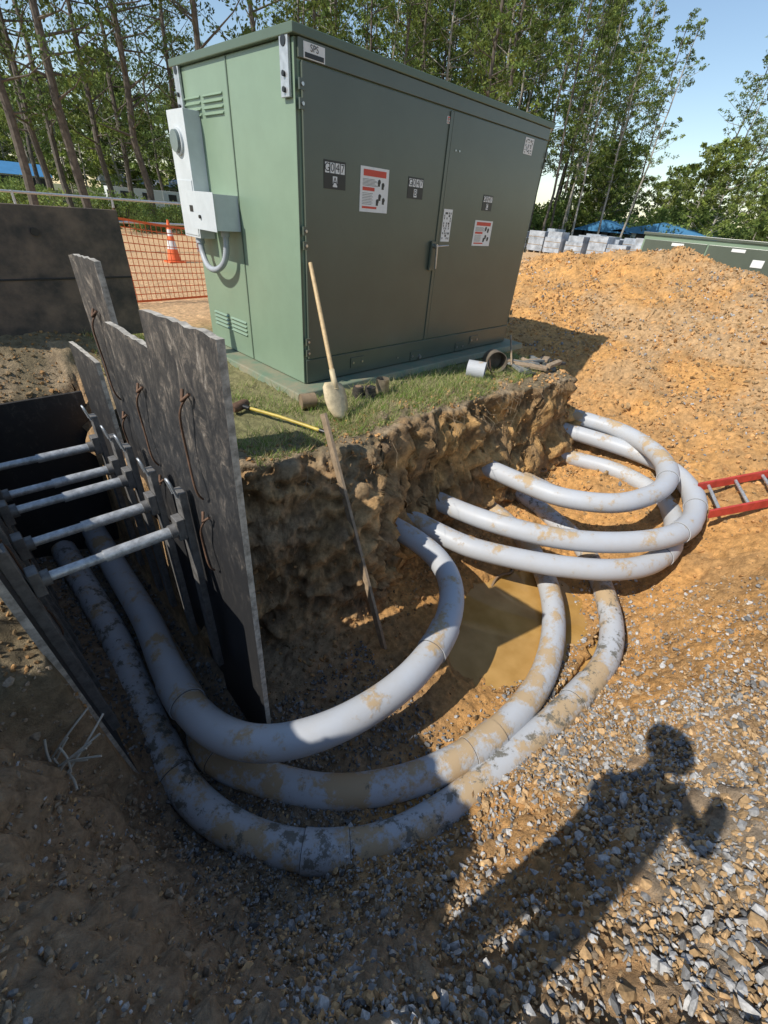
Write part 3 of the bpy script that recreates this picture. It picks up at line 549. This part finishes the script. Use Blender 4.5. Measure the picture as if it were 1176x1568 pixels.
def make_tree(seed,H,cb,cr,nl,per,size,base,bark,tr=.16):
    rs=np.random.RandomState(seed);m=MB();k=9;lean=rs.uniform(-.05,.05,2)
    P=[Vector((lean[0]*H*(i/k)+rs.uniform(-.12,.12)*(i>0),lean[1]*H*(i/k)+rs.uniform(-.12,.12)*(i>0),H*.97*i/k-.3*(i==0))) for i in range(k+1)]
    m.tube(P,[tr*(1-.85*i/k)+.015 for i in range(k+1)],8)
    cs=[];rad=[]
    for i in range(nl):
        t=cb+(1-cb)*(i+rs.uniform(0,1))/nl;z=t*H*.97;j=min(int(t*k),k-1);o=P[j].lerp(P[j+1],t*k-j)
        prof=math.sin(math.pi*min(1,(t-cb)/(1-cb)*.82+.16))**.7;ln=cr*prof*rs.uniform(.4,1.25);a=rs.uniform(0,6.28)
        d=Vector((math.cos(a),math.sin(a),rs.uniform(.2,.9)));e=o+d*ln;mid=o+d*ln*.5+Vector((0,0,-.1*ln))
        m.tube([o,mid,e],[tr*.28*(1-t)+.02,.02,.008],5)
        for q in(.5,.8,1.0):
            c=o.lerp(e,q)+Vector(rs.uniform(-.3,.3,3));cs.append(c);rad.append((.3+.35*rs.uniform(0,1))*cr*.38*(1.1-.3*q))
    cs=np.array([tuple(c) for c in cs]);VV,FF,cc=leafmesh(cs,np.array(rad),per,size,rs,base)
    nv=len(m.v);me=bpy.data.meshes.new('tree_mesh');fl=[tuple(f) for f in m.f]+[tuple(f) for f in (FF+nv)]
    me.from_pydata([tuple(v) for v in m.v]+[tuple(v) for v in VV],[],fl)
    me.polygons.foreach_set('material_index',np.r_[np.zeros(len(m.f),int),np.ones(len(FF),int)])
    a=me.color_attributes.new('Col','FLOAT_COLOR','POINT');full=np.concatenate([np.full((nv,3),.1),cc]);a.data.foreach_set('color',np.concatenate([full,np.ones((len(full),1))],1).astype(np.float32).ravel())
    me.materials.append(bark);me.materials.append(LEAF);return me
g1=(.15,.215,.055);g2=(.10,.15,.042);g3=(.20,.27,.07)
tall=[make_tree(10+i,19+i%3*1.5,.30,2.4,40,24,.135,g1,BARKP if i%2 else BARK,.12) for i in range(6)]
leftt=[make_tree(30+i,16,.20,3.4,34,36,.10,g2,BARK,.15) for i in range(4)]
small=[make_tree(50+i,9,.10,2.6,36,26,.18,g3,BARKP,.09) for i in range(3)]
def make_bush(seed,H,R_,n,per,size,base):
    rs=np.random.RandomState(seed);cs=np.stack([rs.normal(0,R_*.5,n),rs.normal(0,R_*.5,n),rs.uniform(.1,1,n)**1.3*H],1);m=MB()
    for c in cs[:8]: m.tube([(c[0]*.2,c[1]*.2,-.1),tuple(c*.6),tuple(c)],[.04,.03,.01],5)
    VV,FF,cc=leafmesh(cs,np.full(n,R_*.35),per,size,rs,base);nv=len(m.v);me=bpy.data.meshes.new('bush_mesh');me.from_pydata(m.v+[tuple(v) for v in VV],[],list(m.f)+[tuple(f) for f in FF+nv])
    me.polygons.foreach_set('material_index',np.r_[np.zeros(len(m.f),int),np.ones(len(FF),int)]);a=me.color_attributes.new('Col','FLOAT_COLOR','POINT');full=np.concatenate([np.full((nv,3),.1),cc]);a.data.foreach_set('color',np.concatenate([full,np.ones((len(full),1))],1).astype(np.float32).ravel());me.materials.append(BARK);me.materials.append(LEAF);return me
bush=[make_bush(70+i,2.2,1.8,26,50,.12,(.15,.22,.06)) for i in range(3)]
def inst(me,az,r,s,name,parent=None):
    x=r*math.cos(math.radians(az));y=r*math.sin(math.radians(az));o=bpy.data.objects.new(name,me);COL.objects.link(o);o.location=(x,y,hz(x,y)-.1);o.rotation_euler=(0,0,random.uniform(0,6.28));o.scale=(s*random.uniform(.9,1.1),s*random.uniform(.9,1.1),s)
    if parent:o.parent=parent
    return o
for az,r in((82,27),(79.3,24),(77.6,30),(74.8,25),(72.8,31),(69.5,27),(66.5,33),(63,26),(84.5,34),(58,30),(76.2,36),(71,38)): inst(random.choice(leftt),az,r,random.uniform(.95,1.15),'tree')
dt=empty('distant_trees')
def elev(az): return np.interp(az,[16,19,24,30,36,60],[12,13.6,15.5,19,21,21])
for i in range(78):
    az=random.uniform(18,56);r=random.uniform(38,66);Hn=r*math.tan(math.radians(elev(az)))+1.5;inst(random.choice(tall),az,r,min(Hn/20,1.15)*random.uniform(.85,1.03),'tall_tree',dt)
for i in range(10): inst(random.choice(tall),random.uniform(32,54),random.uniform(31,38),random.uniform(.8,1.0),'tall_tree',dt)
for i in range(26): inst(random.choice(tall),random.uniform(3,15),random.uniform(60,80),random.uniform(.66,.85),'tall_tree',dt)
for i in range(32): inst(random.choice(small),random.uniform(3,26),random.uniform(44,60),random.uniform(.55,.9),'small_tree',dt)
for i in range(85): inst(random.choice(small),random.uniform(50,95),random.uniform(62,110),random.uniform(.9,1.4),'small_tree',dt)
for i in range(6): inst(random.choice(leftt),random.uniform(52,88),random.uniform(45,62),random.uniform(.75,.95),'tree',dt)
un=empty('undergrowth')
for i in range(75): inst(random.choice(bush),random.uniform(48,90),random.uniform(24,46),random.uniform(.35,.75),'bush',un)
for i in range(70): inst(random.choice(bush),random.uniform(4,48),random.uniform(44,58),random.uniform(.9,1.7),'bush',un)
# ---------------------------------------------------------------- fences
ORG=mat('orange_plastic',(.9,.17,.05),.6,0,.15,10);m=MB()
def netz(x,t): return t*1.08-.10*abs(math.sin(x*1.25))*t
fy=8.0
for j in range(12):
    t=j/11;x=-2.
    vs=[]
    while x<9.01:
        z=netz(x,t)+.05;y=fy+.05*math.sin(x*2+t*2)
        hw=.006 if j not in(0,11) else .016
        vs+=[(x,y,z-hw),(x,y,z+hw)];x+=.1
    n=len(vs)//2;m.add(vs,[(2*i,2*i+2,2*i+3,2*i+1) for i in range(n-1)])
x=-2.
while x<9.:
    a=[(x+o,fy+.003+.05*math.sin(x*2+t*2),netz(x,t)+.05) for t in(0,.5,1) for o in(-.005,.005)];m.add(a,[(0,1,3,2),(2,3,5,4)]);x+=.075
for k in range(6): m.tube([(-1.5+k*2.,fy+.08,-.1),(-1.5+k*2.,fy+.08,1.25)],.018,8,1)
m.obj('safety_netting_fence',[ORG,RUST])
m=MB()
for k in range(12): m.tube([(-4+k*2.2,15.5,-.1),(-4+k*2.2,15.5,1.25)],.03,8)
for z in(1.22,.7): m.tube([(-6,15.5,z),(22,15.5,z)],.028,8)
m.obj('rail_fence',[GALV])
m=MB();cx,cy=5.2,13.0;z0=hz(cx,cy);m.box((cx-.2,cy-.2,z0),(cx+.2,cy+.2,z0+.035),0)
seg=[(0.035,.16),(.3,.118),(.3,.119),(.48,.09),(.48,.091),(.58,.075),(.58,.076),(.72,.053),(.72,.054),(.92,.022)]
for i,mm_ in((0,0),(2,1),(4,0),(6,1),(8,0)):
    (za,ra),(zb,rb)=seg[i],seg[i+1];m.tube([(cx,cy,z0+za),(cx,cy,z0+zb)],[ra,rb],24,mm_,caps=(i==8))
m.obj('traffic_cone',[ORG,WH])
# ---------------------------------------------------------------- background site
WRAP=mat('shrink_wrap',(.48,.52,.57),.35,0,.5,3);BLU=mat('blue_roof',(.06,.22,.42),.5,0,.15,2)
m=MB();rr=random.Random(2)
for row in range(3):
    for k in range(10):
        x=29+row*2.2+rr.uniform(-.3,.3);y=5.5+k*1.25;h=rr.uniform(.5,1.1);m.box((x,y,.15),(x+1.1,y+1.05,.15+h),0)
        for q in(0,.42,.88): m.box((x,y+q,0),(x+1.1,y+q+.1,.14),1)
        if rr.random()<.5:m.box((x+.05,y+.05,.152+h),(x+1.,y+.95,.15+h+.3),0)
        for q in(.3,.7): m.box((x-.008,y,.15+h*q),(x-.001,y+1.05,.15+h*q+.03),1)
m.obj('wrapped_pallets',[WRAP,TAN],bevel=.05)
def shed(x,y,w,d,h,rm,name='shed'):
    e=empty(name,(x,y,0));m=MB();m.box((0,0,0),(w,d,h));m.obj('walls',[BOXG],e)
    m=MB();m.add([(-.4,-.4,h),(w+.4,-.4,h),(w+.4,d+.4,h),(-.4,d+.4,h),(-.4,d/2,h+.8),(w+.4,d/2,h+.8)],[(0,1,5,4),(3,4,5,2),(0,4,3),(1,2,5),(0,3,2,1)]);m.obj('roof',[rm],e)
    m=MB()
    for k in range(5): m.box((-.02,.6+k*d/5.5,.9),(-.001,1.5+k*d/5.5,1.6));m.box((.8+k*w/5.5,-.02,.9),(1.7+k*w/5.5,-.001,1.6))
    m.obj('windows',[BK],e)
shed(42,9.5,6,7,1.5,BLU);shed(42,15.5,6,4,1.4,BLU);shed(6,50,5,4,1.7,BLU);shed(20,62,9,5,1.9,WRAP)
for (x,y) in((12,38),(16,40)):
    e=empty('site_trailer',(x,y,0));m=MB();m.box((0,0,.4),(3.2,1.8,1.5),0);m.box((.4,-.02,.9),(1.0,-.001,1.3),1);m.box((1.8,-.02,.9),(2.5,-.001,1.3),1);m.box((-.02,.5,.8),(-.001,1.3,1.3),1)
    for wx in(1.1,1.9): m.tube([(wx,-.05,.3),(wx,.2,.3)],.3,16,1);m.tube([(wx,1.6,.3),(wx,1.85,.3)],.3,16,1)
    m.obj('body',[WH,BK],e,.03)
n=40
GXm,GYm=np.meshgrid(np.linspace(38,50,40),np.linspace(8,22,40));hm_=2.9*np.exp(-(((GXm-44)/3)**2+((GYm-13.5)/3.6)**2))+.25*fbm(GXm*.8,GYm*.8)-.35
ii=np.arange(1600).reshape(40,40);FFm=np.stack([ii[:-1,:-1],ii[:-1,1:],ii[1:,1:],ii[1:,:-1]],-1).reshape(-1,4)
npmesh('soil_mound',np.stack([GXm+6,GYm+2,hm_],-1).reshape(-1,3),FFm,[M_soil],np.tile(np.array([[.45,.31,.17]]),(1600,1)),smooth=True)
# ---------------------------------------------------------------- photographer (casts the shadow seen on the slope)
def person():
    e=empty('photographer',(-.05,.24,0))
    J=[((-.34,-.08,.95),.15),((-.34,-.08,1.12),.14),((-.32,-.06,1.32),.16),((-.30,-.04,1.42),.10),((-.28,-.03,1.50),.055),((-.25,-.01,1.56),.07),
       ((-.41,.0,.88),.10),((-.42,.02,.5),.075),((-.42,.03,.10),.05),((-.36,.10,.05),.045),
       ((-.27,-.17,.88),.10),((-.26,-.2,.5),.075),((-.27,-.22,.10),.05),((-.2,-.15,.05),.045),
       ((-.42,.08,1.38),.06),((-.38,.10,1.2),.05),((-.22,-.12,1.34),.038),((-.12,-.20,1.42),.03),
       ((-.18,-.20,1.38),.06),((-.12,-.36,1.2),.05),((-.06,-.34,1.36),.038),((-.04,-.32,1.42),.03)]
    E=[(0,1),(1,2),(2,3),(3,4),(4,5),(0,6),(6,7),(7,8),(8,9),(0,10),(10,11),(11,12),(12,13),(2,14),(14,15),(15,16),(16,17),(2,18),(18,19),(19,20),(20,21)]
    me=bpy.data.meshes.new('body');me.from_pydata([j[0] for j in J],E,[]);o=bpy.data.objects.new('body',me);COL.objects.link(o);o.parent=e
    sk=o.modifiers.new('s','SKIN')
    for i,j in enumerate(J): me.skin_vertices[0].data[i].radius=(j[1],j[1])
    me.skin_vertices[0].data[0].use_root=True
    o.modifiers.new('u','SUBSURF').levels=2;me.materials.append(mat('work_clothes',(.10,.12,.16),.9,0,.3,10))
    m=MB();c=Vector((-.24,0.0,1.64));n=16
    vs=[]
    for i in range(9):
        th=math.pi*i/8
        for j in range(n):
            a=2*math.pi*j/n;vs.append(c+Vector((.095*math.sin(th)*math.cos(a),.08*math.sin(th)*math.sin(a),.12*math.cos(th))))
    fs=[(i*n+j,(i+1)*n+j,(i+1)*n+(j+1)%n,i*n+(j+1)%n) for i in range(8) for j in range(n)];m.add(vs,fs,0,True)
    vs=[];
    for i in range(6):
        th=math.pi*.5*i/5
        for j in range(n):
            a=2*math.pi*j/n;vs.append(c+Vector((0,0,.035))+Vector((.12*math.sin(th)*math.cos(a),.11*math.sin(th)*math.sin(a),.11*math.cos(th))))
    for j in range(n):
        a=2*math.pi*j/n;vs.append(c+Vector((0,0,.03))+Vector((.16*math.cos(a),.14*math.sin(a),0)))
    m.add(vs,[(i*n+j,(i+1)*n+j,(i+1)*n+(j+1)%n,i*n+(j+1)%n) for i in range(6) for j in range(n)],1,True);m.obj('head',[mat('skin',(.4,.25,.18),.6),WH],e)
person()
# ---------------------------------------------------------------- camera, sun, sky
cam=bpy.data.cameras.new('camera');co=bpy.data.objects.new('camera',cam);COL.objects.link(co)
Rt=Vector((.71388792,-.69638196,.07359484));Dn=Vector((-.35693376,-.45228395,-.81733562));Fw=Vector((.60246355,.55721755,-.57144228))
Mx=Matrix((Rt,-Dn,-Fw)).transposed().to_4x4();Mx.translation=Vector((0,0,1.5));co.matrix_world=Mx
cam.sensor_fit='VERTICAL';cam.sensor_height=36;cam.lens=36*660/1568;cam.clip_start=.02;cam.clip_end=2000;S.camera=co
ts=Vector((-1,.25,1.04)).normalized();sl=bpy.data.lights.new('sun','SUN');sl.energy=5.0;sl.angle=math.radians(.5);sl.color=(1,.95,.87)
so=bpy.data.objects.new('sun',sl);COL.objects.link(so);so.rotation_euler=ts.to_track_quat('Z','Y').to_euler();so.location=ts*20
w=bpy.data.worlds.new('World');S.world=w;w.use_nodes=True;t=w.node_tree;bg=t.nodes['Background'];sk=t.nodes.new('ShaderNodeTexSky');sk.sky_type='NISHITA';sk.sun_disc=False
sk.sun_elevation=math.asin(ts.z);sk.sun_rotation=math.atan2(ts.x,ts.y);sk.air_density=1.2;sk.dust_density=.2;sk.ozone_density=1.8;sk.altitude=200
t.links.new(sk.outputs[0],bg.inputs[0]);bg.inputs[1].default_value=.15
S.view_settings.view_transform='Standard';S.view_settings.look='None';S.view_settings.exposure=0
